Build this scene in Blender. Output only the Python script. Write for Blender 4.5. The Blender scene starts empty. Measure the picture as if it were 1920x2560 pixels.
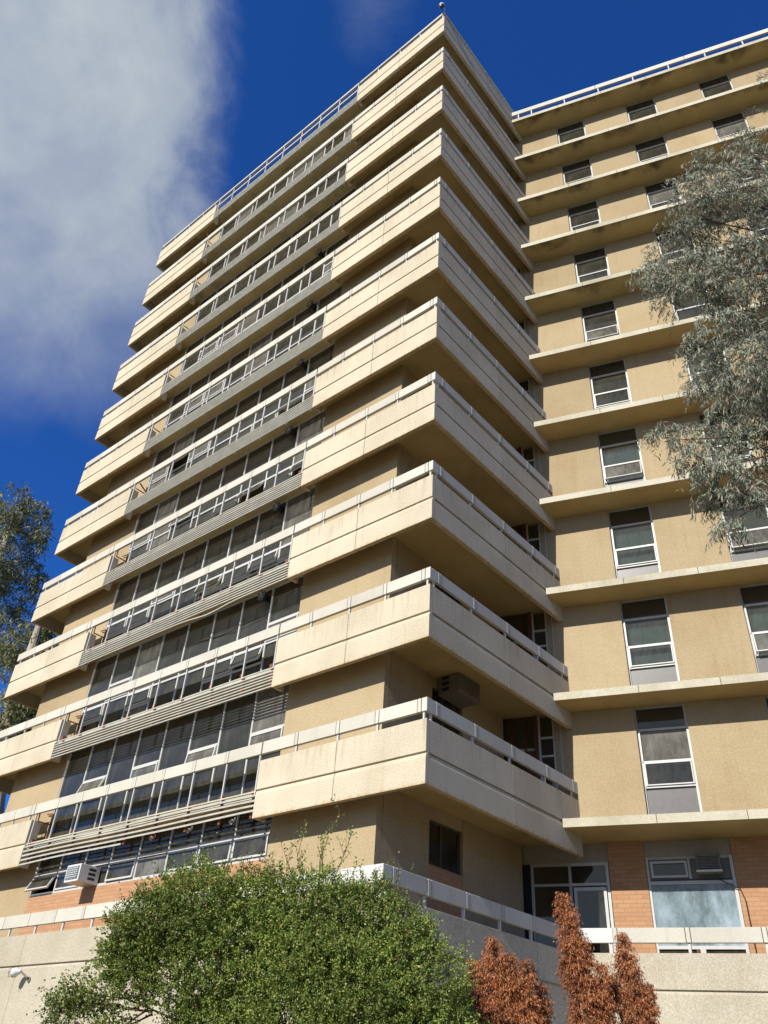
import bpy, math, random
import numpy as np
from mathutils import Matrix, Vector, noise as mnoise
R = math.radians
scene = bpy.context.scene
col = scene.collection
random.seed(7)
rng = np.random.default_rng(11)

# ------------------------------------------------------------------ camera
CAM = Vector((9.7425, -12.5706, -1.9169))
Fd = Vector((-0.5399, 0.6009, 0.5894)); Rt = Vector((0.7689, 0.6370, 0.0548)); Up = Vector((0.3425, -0.4828, 0.8060))
cd = bpy.data.cameras.new('camera'); cam = bpy.data.objects.new('camera', cd); col.objects.link(cam)
m = Matrix((Rt, Up, -Fd)).transposed().to_4x4(); m.translation = CAM
cam.matrix_world = m
cd.sensor_fit = 'HORIZONTAL'; cd.sensor_width = 36.0; cd.lens = 2033.04 / 1920 * 36
cd.clip_start = 0.05; cd.clip_end = 3000
scene.camera = cam
scene.render.resolution_x = 768; scene.render.resolution_y = 1024

# ------------------------------------------------------------------ sky, sun, exposure
SUN = Vector((0.04, -1.0, 0.70)).normalized()
sun_el = math.asin(SUN.z); sun_az = math.atan2(SUN.x, SUN.y)      # clockwise from +Y
world = bpy.data.worlds.new('World'); scene.world = world; world.use_nodes = True
wn = world.node_tree.nodes; wl = world.node_tree.links
for n_ in list(wn): wn.remove(n_)
def WN(t, **k):
    n_ = wn.new(t)
    for a, b in k.items(): setattr(n_, a, b)
    return n_
sky = WN('ShaderNodeTexSky'); sky.sky_type = 'NISHITA'; sky.sun_disc = False
sky.sun_elevation = sun_el; sky.sun_rotation = sun_az
sky.air_density = 1.0; sky.dust_density = 0.2; sky.ozone_density = 3.0; sky.altitude = 600
tint = WN('ShaderNodeMix', data_type='RGBA', blend_type='MULTIPLY'); tint.inputs[0].default_value = 1.0
wl.new(sky.outputs[0], tint.inputs[6]); tint.inputs[7].default_value = (0.24, 0.80, 1.75, 1)
tc = WN('ShaderNodeTexCoord')
def wmath(op, a=None, b=None, c=None):
    n_ = WN('ShaderNodeMath', operation=op)
    for i, v in enumerate((a, b, c)):
        if v is None: continue
        if isinstance(v, (int, float)): n_.inputs[i].default_value = v
        else: wl.new(v, n_.inputs[i])
    return n_.outputs[0]
def wnoise(scale, detail, rough, dist=0.0, off=(0, 0, 0)):
    mp = WN('ShaderNodeMapping'); mp.inputs['Location'].default_value = off; wl.new(tc.outputs['Generated'], mp.inputs[0])
    n_ = WN('ShaderNodeTexNoise'); n_.inputs['Scale'].default_value = scale; n_.inputs['Detail'].default_value = detail
    n_.inputs['Roughness'].default_value = rough; n_.inputs['Distortion'].default_value = dist
    wl.new(mp.outputs[0], n_.inputs['Vector']); return n_.outputs[0]
def wdot(v):
    n_ = WN('ShaderNodeVectorMath', operation='DOT_PRODUCT'); wl.new(tc.outputs['Generated'], n_.inputs[0]); n_.inputs[1].default_value = v
    return n_.outputs['Value']
def wramp(x, a, b):
    n_ = WN('ShaderNodeMapRange', interpolation_type='SMOOTHSTEP'); n_.inputs[1].default_value = a; n_.inputs[2].default_value = b
    wl.new(x, n_.inputs[0]); return n_.outputs[0]
big = wnoise(2.6, 7, .52, .2, (3.1, 1.7, .4))
fine = wnoise(9.0, 8, .6, .4, (.3, 7.7, 2.4))
edge = wmath('ADD', wmath('MULTIPLY', wmath('SUBTRACT', big, .5), .20), wmath('MULTIPLY', wmath('SUBTRACT', fine, .5), .12))
# a bank of cloud low in the west: bounded by two great circles
bank = wramp(wmath('ADD', wdot((-.66, -.75, .02)), edge), .15, .255)
bank2 = wramp(wmath('ADD', wdot((.40, -.52, .75)), edge), -.02, .30)
bank = wmath('MULTIPLY', bank, bank2)
puff = wramp(wmath('ADD', wdot(Vector((-0.270, 0.245, 0.931)).normalized()), wmath('MULTIPLY', edge, .05)), .9968, 1.0005)
behind = wramp(wmath('MULTIPLY', wmath('SUBTRACT', 0.25, wdot((0, 1, 0))), 1.0), 0.1, .5)
scat = wmath('MULTIPLY', wmath('MULTIPLY', wramp(big, .47, .62), behind), .25)
mid = wnoise(4.6, 9, .62, .5, (5.2, .4, 8.8)); vfine = wnoise(17, 8, .65, .3, (1.2, 3.1, .7))
dens = wmath('ADD', wmath('ADD', .10, wmath('MULTIPLY', mid, .85)), wmath('ADD', wmath('MULTIPLY', fine, .45), wmath('MULTIPLY', vfine, .35)))
cl = wmath('MAXIMUM', wmath('MULTIPLY', wmath('MAXIMUM', wmath('MULTIPLY', bank, .86), wmath('MULTIPLY', puff, .22)), dens), wmath('MULTIPLY', scat, .9))
mixc = WN('ShaderNodeMix', data_type='RGBA'); wl.new(cl, mixc.inputs[0]); wl.new(tint.outputs[2], mixc.inputs[6])
mixc.inputs[7].default_value = (6.0, 6.7, 7.2, 1)
bg = WN('ShaderNodeBackground'); bg.inputs[1].default_value = 0.070
wl.new(mixc.outputs[2], bg.inputs[0])
wo = WN('ShaderNodeOutputWorld'); wl.new(bg.outputs[0], wo.inputs[0])
sd = bpy.data.lights.new('sun', 'SUN'); sd.energy = 5.0; sd.angle = R(.53); sd.color = (1.0, .95, .86)
so = bpy.data.objects.new('sun', sd); col.objects.link(so)
so.rotation_mode = 'QUATERNION'; so.rotation_quaternion = SUN.to_track_quat('Z', 'Y'); so.location = (0, -30, 40)
scene.view_settings.view_transform = 'Standard'; scene.view_settings.look = 'None'
scene.view_settings.exposure = 0.3; scene.view_settings.gamma = 1
scene.render.engine = 'CYCLES'
scene.cycles.max_bounces = 8; scene.cycles.transparent_max_bounces = 12

# ------------------------------------------------------------------ materials
def mat(name):
    m_ = bpy.data.materials.new(name); m_.use_nodes = True
    return m_, m_.node_tree.nodes, m_.node_tree.links, m_.node_tree.nodes['Principled BSDF']
def noise(N, L, vec, scale, detail=4, rough=.5, dist=0):
    n_ = N.new('ShaderNodeTexNoise'); n_.inputs['Scale'].default_value = scale; n_.inputs['Detail'].default_value = detail
    n_.inputs['Roughness'].default_value = rough; n_.inputs['Distortion'].default_value = dist
    L.new(vec, n_.inputs['Vector']); return n_.outputs[0]
def mapping(N, L, vec, sc, loc=(0, 0, 0)):
    n_ = N.new('ShaderNodeMapping'); n_.inputs['Scale'].default_value = sc; n_.inputs['Location'].default_value = loc
    L.new(vec, n_.inputs[0]); return n_.outputs[0]
def ramp(N, L, x, stops):
    n_ = N.new('ShaderNodeValToRGB'); e = n_.color_ramp.elements
    while len(e) < len(stops): e.new(.5)
    for i, (p_, c_) in enumerate(stops):
        e[i].position = p_; e[i].color = (c_[0], c_[1], c_[2], 1) if hasattr(c_, '__len__') else (c_, c_, c_, 1)
    L.new(x, n_.inputs[0]); return n_.outputs[0]
def mixc_(N, L, f, a, b, mode='MIX'):
    n_ = N.new('ShaderNodeMix'); n_.data_type = 'RGBA'; n_.blend_type = mode
    for i, v in ((0, f), (6, a), (7, b)):
        if isinstance(v, (int, float)): n_.inputs[i].default_value = v
        elif isinstance(v, tuple): n_.inputs[i].default_value = (*v, 1)
        else: L.new(v, n_.inputs[i])
    return n_.outputs[2]
def rough_masonry(name, base, speck, sc=70, bump=.6, bdist=.012, stain=(.5, .42, .32), stain_amt=.35, streak=True, drip=(.62, .36, .14)):
    m_, N, L, P = mat(name)
    co = N.new('ShaderNodeTexCoord').outputs['Object']
    s1 = noise(N, L, co, sc, 3, .6); s2 = noise(N, L, co, sc * .38, 3, .6); big_ = noise(N, L, co, .55, 5, .6)
    c = mixc_(N, L, ramp(N, L, s1, [(.38, 0), (.62, 1)]), speck, base)
    c = mixc_(N, L, ramp(N, L, s2, [(.30, .45), (.55, 0)]), c, tuple(x * .80 for x in base))
    c = mixc_(N, L, ramp(N, L, big_, [(.42, 0), (.7, stain_amt)]), c, stain, 'MULTIPLY')
    if streak:
        st = noise(N, L, mapping(N, L, co, (5, 5, .35)), 1.0, 6, .65)
        c = mixc_(N, L, ramp(N, L, st, [(.55, 0), (.82, .26)]), c, drip, 'MULTIPLY')
    if name == 'exposed aggregate concrete':
        sp = N.new('ShaderNodeSeparateXYZ'); L.new(co, sp.inputs[0])
        def mth(op, a, b):
            q = N.new('ShaderNodeMath'); q.operation = op
            for i, v in enumerate((a, b)):
                if isinstance(v, (int, float)): q.inputs[i].default_value = v
                else: L.new(v, q.inputs[i])
            return q.outputs[0]
        t_ = mth('MULTIPLY', mth('FRACT', mth('DIVIDE', mth('ADD', sp.outputs[2], .02), 3.2), 0), 3.2)
        dr = noise(N, L, mapping(N, L, co, (9, 9, .5), (4, 2, 1)), 1.0, 5, .7)
        low = ramp(N, L, mth('ADD', mth('MULTIPLY', t_, 3.2), mth('MULTIPLY', mth('SUBTRACT', dr, .5), -1.2)), [(.02, .6), (.24, 0)])
        c = mixc_(N, L, low, c, (.80, .56, .33), 'MULTIPLY')
        up_ = mth('MULTIPLY', ramp(N, L, mth('MULTIPLY', mth('SUBTRACT', 1.36, t_), .8), [(.0, .6), (.55, 0)]), ramp(N, L, dr, [(.50, 0), (.72, 1)]))
        c = mixc_(N, L, up_, c, (.45, .40, .34), 'MULTIPLY')
    rp = N.new('ShaderNodeNewGeometry'); c = mixc_(N, L, 1.0, c, ramp(N, L, rp.outputs['Random Per Island'], [(0, (.86, .85, .83)), (1, (1, 1, 1))]), 'MULTIPLY')
    L.new(c, P.inputs['Base Color']); P.inputs['Roughness'].default_value = .92; P.inputs['Specular IOR Level'].default_value = .2
    b = N.new('ShaderNodeBump'); b.inputs['Strength'].default_value = bump; b.inputs['Distance'].default_value = bdist
    h = N.new('ShaderNodeMath'); h.operation = 'ADD'; L.new(s1, h.inputs[0]); L.new(s2, h.inputs[1])
    L.new(h.outputs[0], b.inputs['Height']); L.new(b.outputs[0], P.inputs['Normal'])
    return m_
def plain(name, c, rough=.5, metal=0, var=.15, sc=6, spec=.5):
    m_, N, L, P = mat(name)
    co = N.new('ShaderNodeTexCoord').outputs['Object']
    n_ = noise(N, L, co, sc, 5, .6)
    cc = mixc_(N, L, ramp(N, L, n_, [(.35, 0), (.7, 1)]), tuple(c), tuple(x * (1 - var * 2) for x in c))
    L.new(cc, P.inputs['Base Color']); P.inputs['Roughness'].default_value = rough; P.inputs['Metallic'].default_value = metal
    P.inputs['Specular IOR Level'].default_value = spec
    return m_
M = {}
M['panel'] = rough_masonry('exposed aggregate concrete', (.69, .62, .48), (.47, .415, .31), 42, .6, .009, stain_amt=.3)
M['plate'] = rough_masonry('pale rail concrete', (.64, .62, .55), (.54, .52, .46), 60, .3, .004, stain_amt=.25)
M['whiteplate'] = plain('painted white plate', (.62, .61, .58), .5, var=.06)
M['stucco'] = rough_masonry('tan roughcast render', (.485, .388, .245), (.38, .298, .178), 30, .5, .008, stain=(.62, .5, .34))
M['terrace'] = rough_masonry('cream aggregate wall', (.57, .525, .42), (.40, .365, .285), 34, .5, .009)
M['joint'] = plain('dark joint filler', (.10, .085, .06), .9)
M['slabedge'] = rough_masonry('weathered pale fascia', (.62, .585, .47), (.52, .49, .39), 30, .3, .006, stain=(.5, .46, .36), stain_amt=.6)
M['frame'] = plain('white window metal', (.54, .54, .52), .4, var=.06)
M['alu'] = plain('dull aluminium', (.42, .42, .40), .45, var=.1)
M['louvre'] = plain('grey cream sunshade metal', (.46, .45, .39), .55, var=.12, sc=3)
M['rust'] = plain('rusty red steel', (.22, .07, .03), .8, var=.25, sc=12)
M['redpaint'] = plain('red brown timber', (.12, .032, .018), .6, var=.1)
M['interior'] = plain('dim room wall', (.20, .17, .13), .9)
M['curtain'] = plain('beige curtain', (.34, .30, .24), .9)
M['blind'] = plain('grey blind', (.17, .155, .135), .9)
M['paleblind'] = plain('pale blue grey blind', (.48, .53, .55), .8, var=.08)
M['dark'] = plain('black void', (.012, .012, .012), .8)
M['greypanel'] = plain('grey spandrel panel', (.135, .13, .125), .35, var=.08)
M['beigepanel'] = plain('stone coloured infill panel', (.33, .30, .25), .6, var=.08)
M['acwhite'] = plain('white enamel casing', (.66, .66, .63), .4, var=.04)
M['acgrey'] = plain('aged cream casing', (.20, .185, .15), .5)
M['accoil'] = plain('blue grey coil', (.10, .17, .20), .4)
M['blackmetal'] = plain('black metal', (.02, .02, .02), .4)
def soffit(name, base, mould):
    m_, N, L, P = mat(name)
    co = N.new('ShaderNodeTexCoord').outputs['Object']
    a_ = noise(N, L, co, .8, 6, .6, .3); b_ = noise(N, L, mapping(N, L, co, (1.0, 1.0, 1), (3, 1, 2)), 1.1, 6, .6, .3)
    if mould > 1:
        sp = N.new('ShaderNodeSeparateXYZ'); L.new(co, sp.inputs[0])
        ed = N.new('ShaderNodeMapRange'); ed.inputs[1].default_value = 0; ed.inputs[2].default_value = .75; ed.inputs[3].default_value = .17; ed.inputs[4].default_value = -.22; L.new(sp.outputs[1], ed.inputs[0])
        ad = N.new('ShaderNodeMath'); ad.operation = 'ADD'; L.new(b_, ad.inputs[0]); L.new(ed.outputs[0], ad.inputs[1]); b_ = ad.outputs[0]; mould = .85
    c = mixc_(N, L, ramp(N, L, a_, [(.35, 0), (.7, .6)]), base, tuple(x * .6 for x in base))
    if mould:
        c = mixc_(N, L, ramp(N, L, b_, [(.54, 0), (.66, .5 * mould), (.78, .92 * mould)]), c, (.028, .026, .020))
    L.new(c, P.inputs['Base Color']); P.inputs['Roughness'].default_value = .9; P.inputs['Specular IOR Level'].default_value = .2
    return m_
M['soffit'] = soffit('ochre soffit paint', (.56, .42, .20), .0)
M['soffit_old'] = soffit('mouldy ochre soffit', (.50, .40, .21), .5)
M['soffit_edge'] = soffit('ochre soffit with black mould along its edge', (.50, .40, .20), 2)
def brick(name, sx=1.0):
    m_, N, L, P = mat(name)
    co = N.new('ShaderNodeTexCoord').outputs['Object']
    sp = N.new('ShaderNodeSeparateXYZ'); L.new(co, sp.inputs[0])
    ad = N.new('ShaderNodeMath'); ad.operation = 'ADD'; L.new(sp.outputs[0], ad.inputs[0]); L.new(sp.outputs[1], ad.inputs[1])
    cb = N.new('ShaderNodeCombineXYZ'); L.new(ad.outputs[0], cb.inputs[0]); L.new(sp.outputs[2], cb.inputs[1])
    bt = N.new('ShaderNodeTexBrick'); L.new(cb.outputs[0], bt.inputs['Vector'])
    bt.inputs['Scale'].default_value = 1.0; bt.inputs['Brick Width'].default_value = .30; bt.inputs['Row Height'].default_value = .095
    bt.inputs['Mortar Size'].default_value = .007; bt.inputs['Mortar Smooth'].default_value = .3; bt.inputs['Bias'].default_value = -.1
    bt.inputs['Color1'].default_value = (.47, .275, .15, 1); bt.inputs['Color2'].default_value = (.41, .22, .115, 1); bt.inputs['Mortar'].default_value = (.36, .20, .11, 1)
    n_ = noise(N, L, co, 30, 4, .6)
    c = mixc_(N, L, ramp(N, L, n_, [(.4, .0), (.7, .35)]), bt.outputs['Color'], (.6, .45, .3), 'MULTIPLY')
    L.new(c, P.inputs['Base Color']); P.inputs['Roughness'].default_value = .85
    b = N.new('ShaderNodeBump'); b.inputs['Strength'].default_value = .5; b.inputs['Distance'].default_value = .008; b.invert = True
    L.new(bt.outputs['Fac'], b.inputs['Height']); L.new(b.outputs[0], P.inputs['Normal'])
    return m_
M['brick'] = brick('orange brick')
def glass(name, dirt=.12, tintc=(.55, .6, .58), film=(.40, .38, .33)):
    m_, N, L, P = mat(name); N.remove(P)
    out = [n_ for n_ in N if n_.type == 'OUTPUT_MATERIAL'][0]
    co = N.new('ShaderNodeTexCoord').outputs['Object']
    tr = N.new('ShaderNodeBsdfTransparent'); tr.inputs[0].default_value = (*tintc, 1)
    gl = N.new('ShaderNodeBsdfGlossy'); gl.inputs['Roughness'].default_value = .02; gl.inputs[0].default_value = (.85, .80, .70, 1)
    df = N.new('ShaderNodeBsdfDiffuse'); df.inputs[0].default_value = (*film, 1)
    fr = N.new('ShaderNodeFresnel'); fr.inputs[0].default_value = 1.5
    ma = N.new('ShaderNodeMath'); ma.operation = 'MULTIPLY_ADD'; ma.inputs[1].default_value = 1.2; ma.inputs[2].default_value = .015
    L.new(fr.outputs[0], ma.inputs[0])
    bp = N.new('ShaderNodeBump'); bp.inputs['Strength'].default_value = .06; bp.inputs['Distance'].default_value = .05
    L.new(noise(N, L, co, .9, 1, .4), bp.inputs['Height']); L.new(bp.outputs[0], gl.inputs['Normal'])
    m1 = N.new('ShaderNodeMixShader'); L.new(ma.outputs[0], m1.inputs[0]); L.new(tr.outputs[0], m1.inputs[1]); L.new(gl.outputs[0], m1.inputs[2])
    d_ = ramp(N, L, noise(N, L, mapping(N, L, co, (2.2, 2.2, 1.1)), 1.0, 7, .7, .05), [(.38, dirt * .3), (.66, dirt)])
    m2 = N.new('ShaderNodeMixShader'); L.new(d_, m2.inputs[0]); L.new(m1.outputs[0], m2.inputs[1]); L.new(df.outputs[0], m2.inputs[2])
    L.new(m2.outputs[0], out.inputs[0])
    return m_
M['glass'] = glass('window glass', .10)
M['frosted'] = glass('dusty window glass', .45, (.4, .42, .4))
M['dustskyglass'] = glass('dusty shop glass with painted sky sheen', .62, film=(.50, .62, .70))  # dust film, tinted blue to stand in for the reflected sky
def leafmat(name, c1, c2, c3, sc=1.3, trans=.25, rough=.55):
    m_, N, L, P = mat(name)
    g = N.new('ShaderNodeNewGeometry'); co = N.new('ShaderNodeTexCoord').outputs['Object']
    c = ramp(N, L, g.outputs['Random Per Island'], [(0, c1), (.55, c2), (.97, c3)])
    n_ = ramp(N, L, noise(N, L, co, sc, 3, .6), [(.32, .55), (.70, 1.30)])
    c = mixc_(N, L, 1.0, c, n_, 'MULTIPLY')
    L.new(c, P.inputs['Base Color']); P.inputs['Roughness'].default_value = rough; P.inputs['Specular IOR Level'].default_value = .3
    out = [q for q in N if q.type == 'OUTPUT_MATERIAL'][0]
    t_ = N.new('ShaderNodeBsdfTranslucent'); L.new(c, t_.inputs[0])
    mx = N.new('ShaderNodeMixShader'); mx.inputs[0].default_value = trans
    L.new(P.outputs[0], mx.inputs[1]); L.new(t_.outputs[0], mx.inputs[2]); L.new(mx.outputs[0], out.inputs[0])
    return m_
M['bushleaf'] = leafmat('small green leaves', (.085, .145, .028), (.195, .285, .05), (.42, .41, .11))
M['eucleaf'] = leafmat('grey green gum leaves', (.15, .19, .135), (.29, .345, .26), (.42, .31, .24), .9)
M['farleaf'] = leafmat('olive gum leaves', (.12, .14, .055), (.22, .24, .10), (.32, .29, .14), .4)
M['deadleaf'] = leafmat('dead brown conifer foliage', (.22, .075, .03), (.42, .155, .06), (.56, .26, .12), 2.5, .2, .8)
M['twig'] = plain('brown twig bark', (.12, .075, .045), .9)
M['gumbark'] = plain('pale gum bark', (.42, .37, .29), .85, var=.25, sc=1.5)

# ------------------------------------------------------------------ mesh builder
class MB:
    def __init__(s): s.v = []; s.f = []; s.mi = []; s.mats = []
    def _m(s, m_):
        if m_ not in s.mats: s.mats.append(m_)
        return s.mats.index(m_)
    def poly(s, verts, faces, m_='panel'):
        b = len(s.v); s.v += [tuple(q) for q in verts]; k = s._m(m_)
        for f in faces: s.f.append([b + i for i in f]); s.mi.append(k)
    def box(s, x0, x1, y0, y1, z0, z1, m_='panel'):
        s.poly([(x0, y0, z0), (x1, y0, z0), (x1, y1, z0), (x0, y1, z0), (x0, y0, z1), (x1, y0, z1), (x1, y1, z1), (x0, y1, z1)],
               [(0, 3, 2, 1), (4, 5, 6, 7), (0, 1, 5, 4), (1, 2, 6, 5), (2, 3, 7, 6), (3, 0, 4, 7)], m_)
    def prism(s, prof, a, b, fn, m_='panel'):
        n_ = len(prof); v = [fn(t, d, z) for t in (a, b) for d, z in prof]
        f = [tuple(range(n_))[::-1], tuple(range(n_, 2 * n_))] + [(i, (i + 1) % n_, n_ + (i + 1) % n_, n_ + i) for i in range(n_)]
        s.poly(v, f, m_)
    def slab(s, pts, z0, z1, m_='panel', mb=None, ms=None):
        n_ = len(pts); v = [(x, y, z) for z in (z0, z1) for x, y in pts]
        s.poly(v, [tuple(range(n_, 2 * n_))], m_)
        s.poly([(x, y, z0) for x, y in pts], [tuple(range(n_))[::-1]], mb or m_)
        s.poly(v, [(i, (i + 1) % n_, n_ + (i + 1) % n_, n_ + i) for i in range(n_)], ms or m_)
    def bar(s, a, b, w, h=None, m_='frame', up=(0, 0, 1)):
        a = Vector(a); b = Vector(b); d = (b - a).normalized(); u = Vector(up)
        if abs(d.dot(u)) > .95: u = Vector((0, 1, 0))
        x = d.cross(u).normalized(); y = x.cross(d).normalized(); h = h or w
        v = [p_ + x * i * w / 2 + y * j * h / 2 for p_ in (a, b) for i, j in ((-1, -1), (1, -1), (1, 1), (-1, 1))]
        s.poly(v, [(3, 2, 1, 0), (4, 5, 6, 7), (0, 1, 5, 4), (1, 2, 6, 5), (2, 3, 7, 6), (3, 0, 4, 7)], m_)
    def tube(s, pts, rad, m_='twig', n_=8, cap=True):
        pts = [Vector(q) for q in pts]; rings = []
        if isinstance(rad, (int, float)): rad = [rad] * len(pts)
        for i, q in enumerate(pts):
            d = (pts[min(i + 1, len(pts) - 1)] - pts[max(i - 1, 0)]).normalized()
            u = Vector((0, 0, 1)) if abs(d.z) < .9 else Vector((1, 0, 0))
            x = d.cross(u).normalized(); y = x.cross(d)
            rings.append([q + (x * math.cos(t) + y * math.sin(t)) * rad[i] for t in [2 * math.pi * k / n_ for k in range(n_)]])
        v = [q for r in rings for q in r]; f = []
        for i in range(len(pts) - 1):
            for k in range(n_): f.append((i * n_ + k, i * n_ + (k + 1) % n_, (i + 1) * n_ + (k + 1) % n_, (i + 1) * n_ + k))
        if cap: f += [tuple(range(n_))[::-1], tuple(range((len(pts) - 1) * n_, len(pts) * n_))]
        s.poly(v, f, m_)
    def build(s, name, parent=None, loc=(0, 0, 0), bevel=0, fix=True):
        me = bpy.data.meshes.new(name); me.from_pydata(s.v, [], s.f)
        for m_ in s.mats: me.materials.append(M[m_])
        me.polygons.foreach_set('material_index', s.mi)
        if fix:
            import bmesh
            bm = bmesh.new(); bm.from_mesh(me); bmesh.ops.recalc_face_normals(bm, faces=bm.faces); bm.to_mesh(me); bm.free()
        me.update(); o = bpy.data.objects.new(name, me); col.objects.link(o); o.location = loc
        if parent: o.parent = parent
        if bevel:
            b = o.modifiers.new('bevel', 'BEVEL'); b.width = bevel; b.segments = 1; b.limit_method = 'ANGLE'; b.angle_limit = R(40)
        return o
def tag(o, label=None, cat=None, group=None, kind=None):
    if label: o['label'] = label
    if cat: o['category'] = cat
    if group: o['group'] = group
    if kind: o['kind'] = kind
    return o
def empty(name, loc, rz=0):
    o = bpy.data.objects.new(name, None); col.objects.link(o); o.location = loc; o.rotation_euler = (0, 0, rz); return o
def dup(o, loc=None, parent=None):
    c = o.copy(); col.objects.link(c)
    if loc is not None: c.location = loc
    if parent: c.parent = parent
    for ch in list(o.children):
        d = ch.copy(); col.objects.link(d); d.parent = c
    return c

# ------------------------------------------------------------------ setting
GZ = -3.5; OFF = (0, 0, -GZ)
H = 3.2; NL = 11; W = 19.96; LS = 6.31; LT = 5.39; ANG = .3273
XL, XR = -15.07, -4.95            # the glazed middle of the front
g = MB(); g.poly([(-1500, -1500, GZ), (1500, -1500, GZ), (1500, 1500, GZ), (-1500, 1500, GZ)], [(0, 1, 2, 3)], 'ground')
m_, N, L, P = mat('dry grass and earth')
co = N.new('ShaderNodeTexCoord').outputs['Object']
c = ramp(N, L, noise(N, L, co, .6, 8, .65), [(.35, (.07, .07, .03)), (.55, (.14, .11, .055)), (.7, (.22, .17, .09))])
L.new(c, P.inputs['Base Color']); P.inputs['Roughness'].default_value = .95; M['ground'] = m_
tag(g.build('ground'), kind='structure')

# ------------------------------------------------------------------ tower
tower = empty('apartment_tower', (-10, 6, GZ))
tag(tower, 'tall cream concrete tower of stepped balconies with long rows of glazing', 'building')
TP = (10, -6, -GZ)                                                  # parts are written in world coordinates
front = lambda t, d, z: (t, d, z)
side = lambda t, d, z: (-d, t, z)
lside = lambda t, d, z: (-W + d, t, z)
def prof(z, lo=0.0):
    return [(0, z + lo), (0, z + .53), (.022, z + .62), (.06, z + .625), (.06, z + .65), (0, z + .652), (0, z + 1.34), (.12, z + 1.34), (.12, z + lo)]
def run(b, fn, a, e, joints, z, P_=None):
    pts = [a] + list(joints) + [e]
    for i in range(len(pts) - 1):
        b.prism(P_ or prof(z), pts[i] + (.006 if i else 0), pts[i + 1] - (.006 if i < len(pts) - 2 else 0), fn, 'panel')
    for j in joints: b.prism([(.03, z + .02), (.03, z + 1.3), (.10, z + 1.3), (.10, z + .02)], j - .0055, j + .0055, fn, 'joint')
def rail_run(b, fn, a, e, z, joints, hgt=.30, th=.085, m_='plate', zt=1.80):
    c_ = a
    pr = lambda o: [(o, z + zt - hgt), (o, z + zt), (th, z + zt), (th, z + zt - hgt)]
    for j in sorted(joints):
        if j - .06 > c_: b.prism(pr(0), c_, j - .06, fn, m_)
        b.prism(pr(.012), j - .06, j - .045, fn, 'joint'); b.prism(pr(-.004), j - .045, j + .045, fn, m_); b.prism(pr(.012), j + .045, j + .06, fn, 'joint')
        c_ = j + .06
    b.prism(pr(0), c_, e, fn, m_)
FJ = [XR - 1.265 * i for i in range(1, 8)]                          # joints over the glazed bays
slabpts = [(-W + .12, .12), (-.12, .12), (-.12, LS), (-.004, LS + .01), (-.004, 13), (-W + .12, 13)]
posts_done = 0
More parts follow.
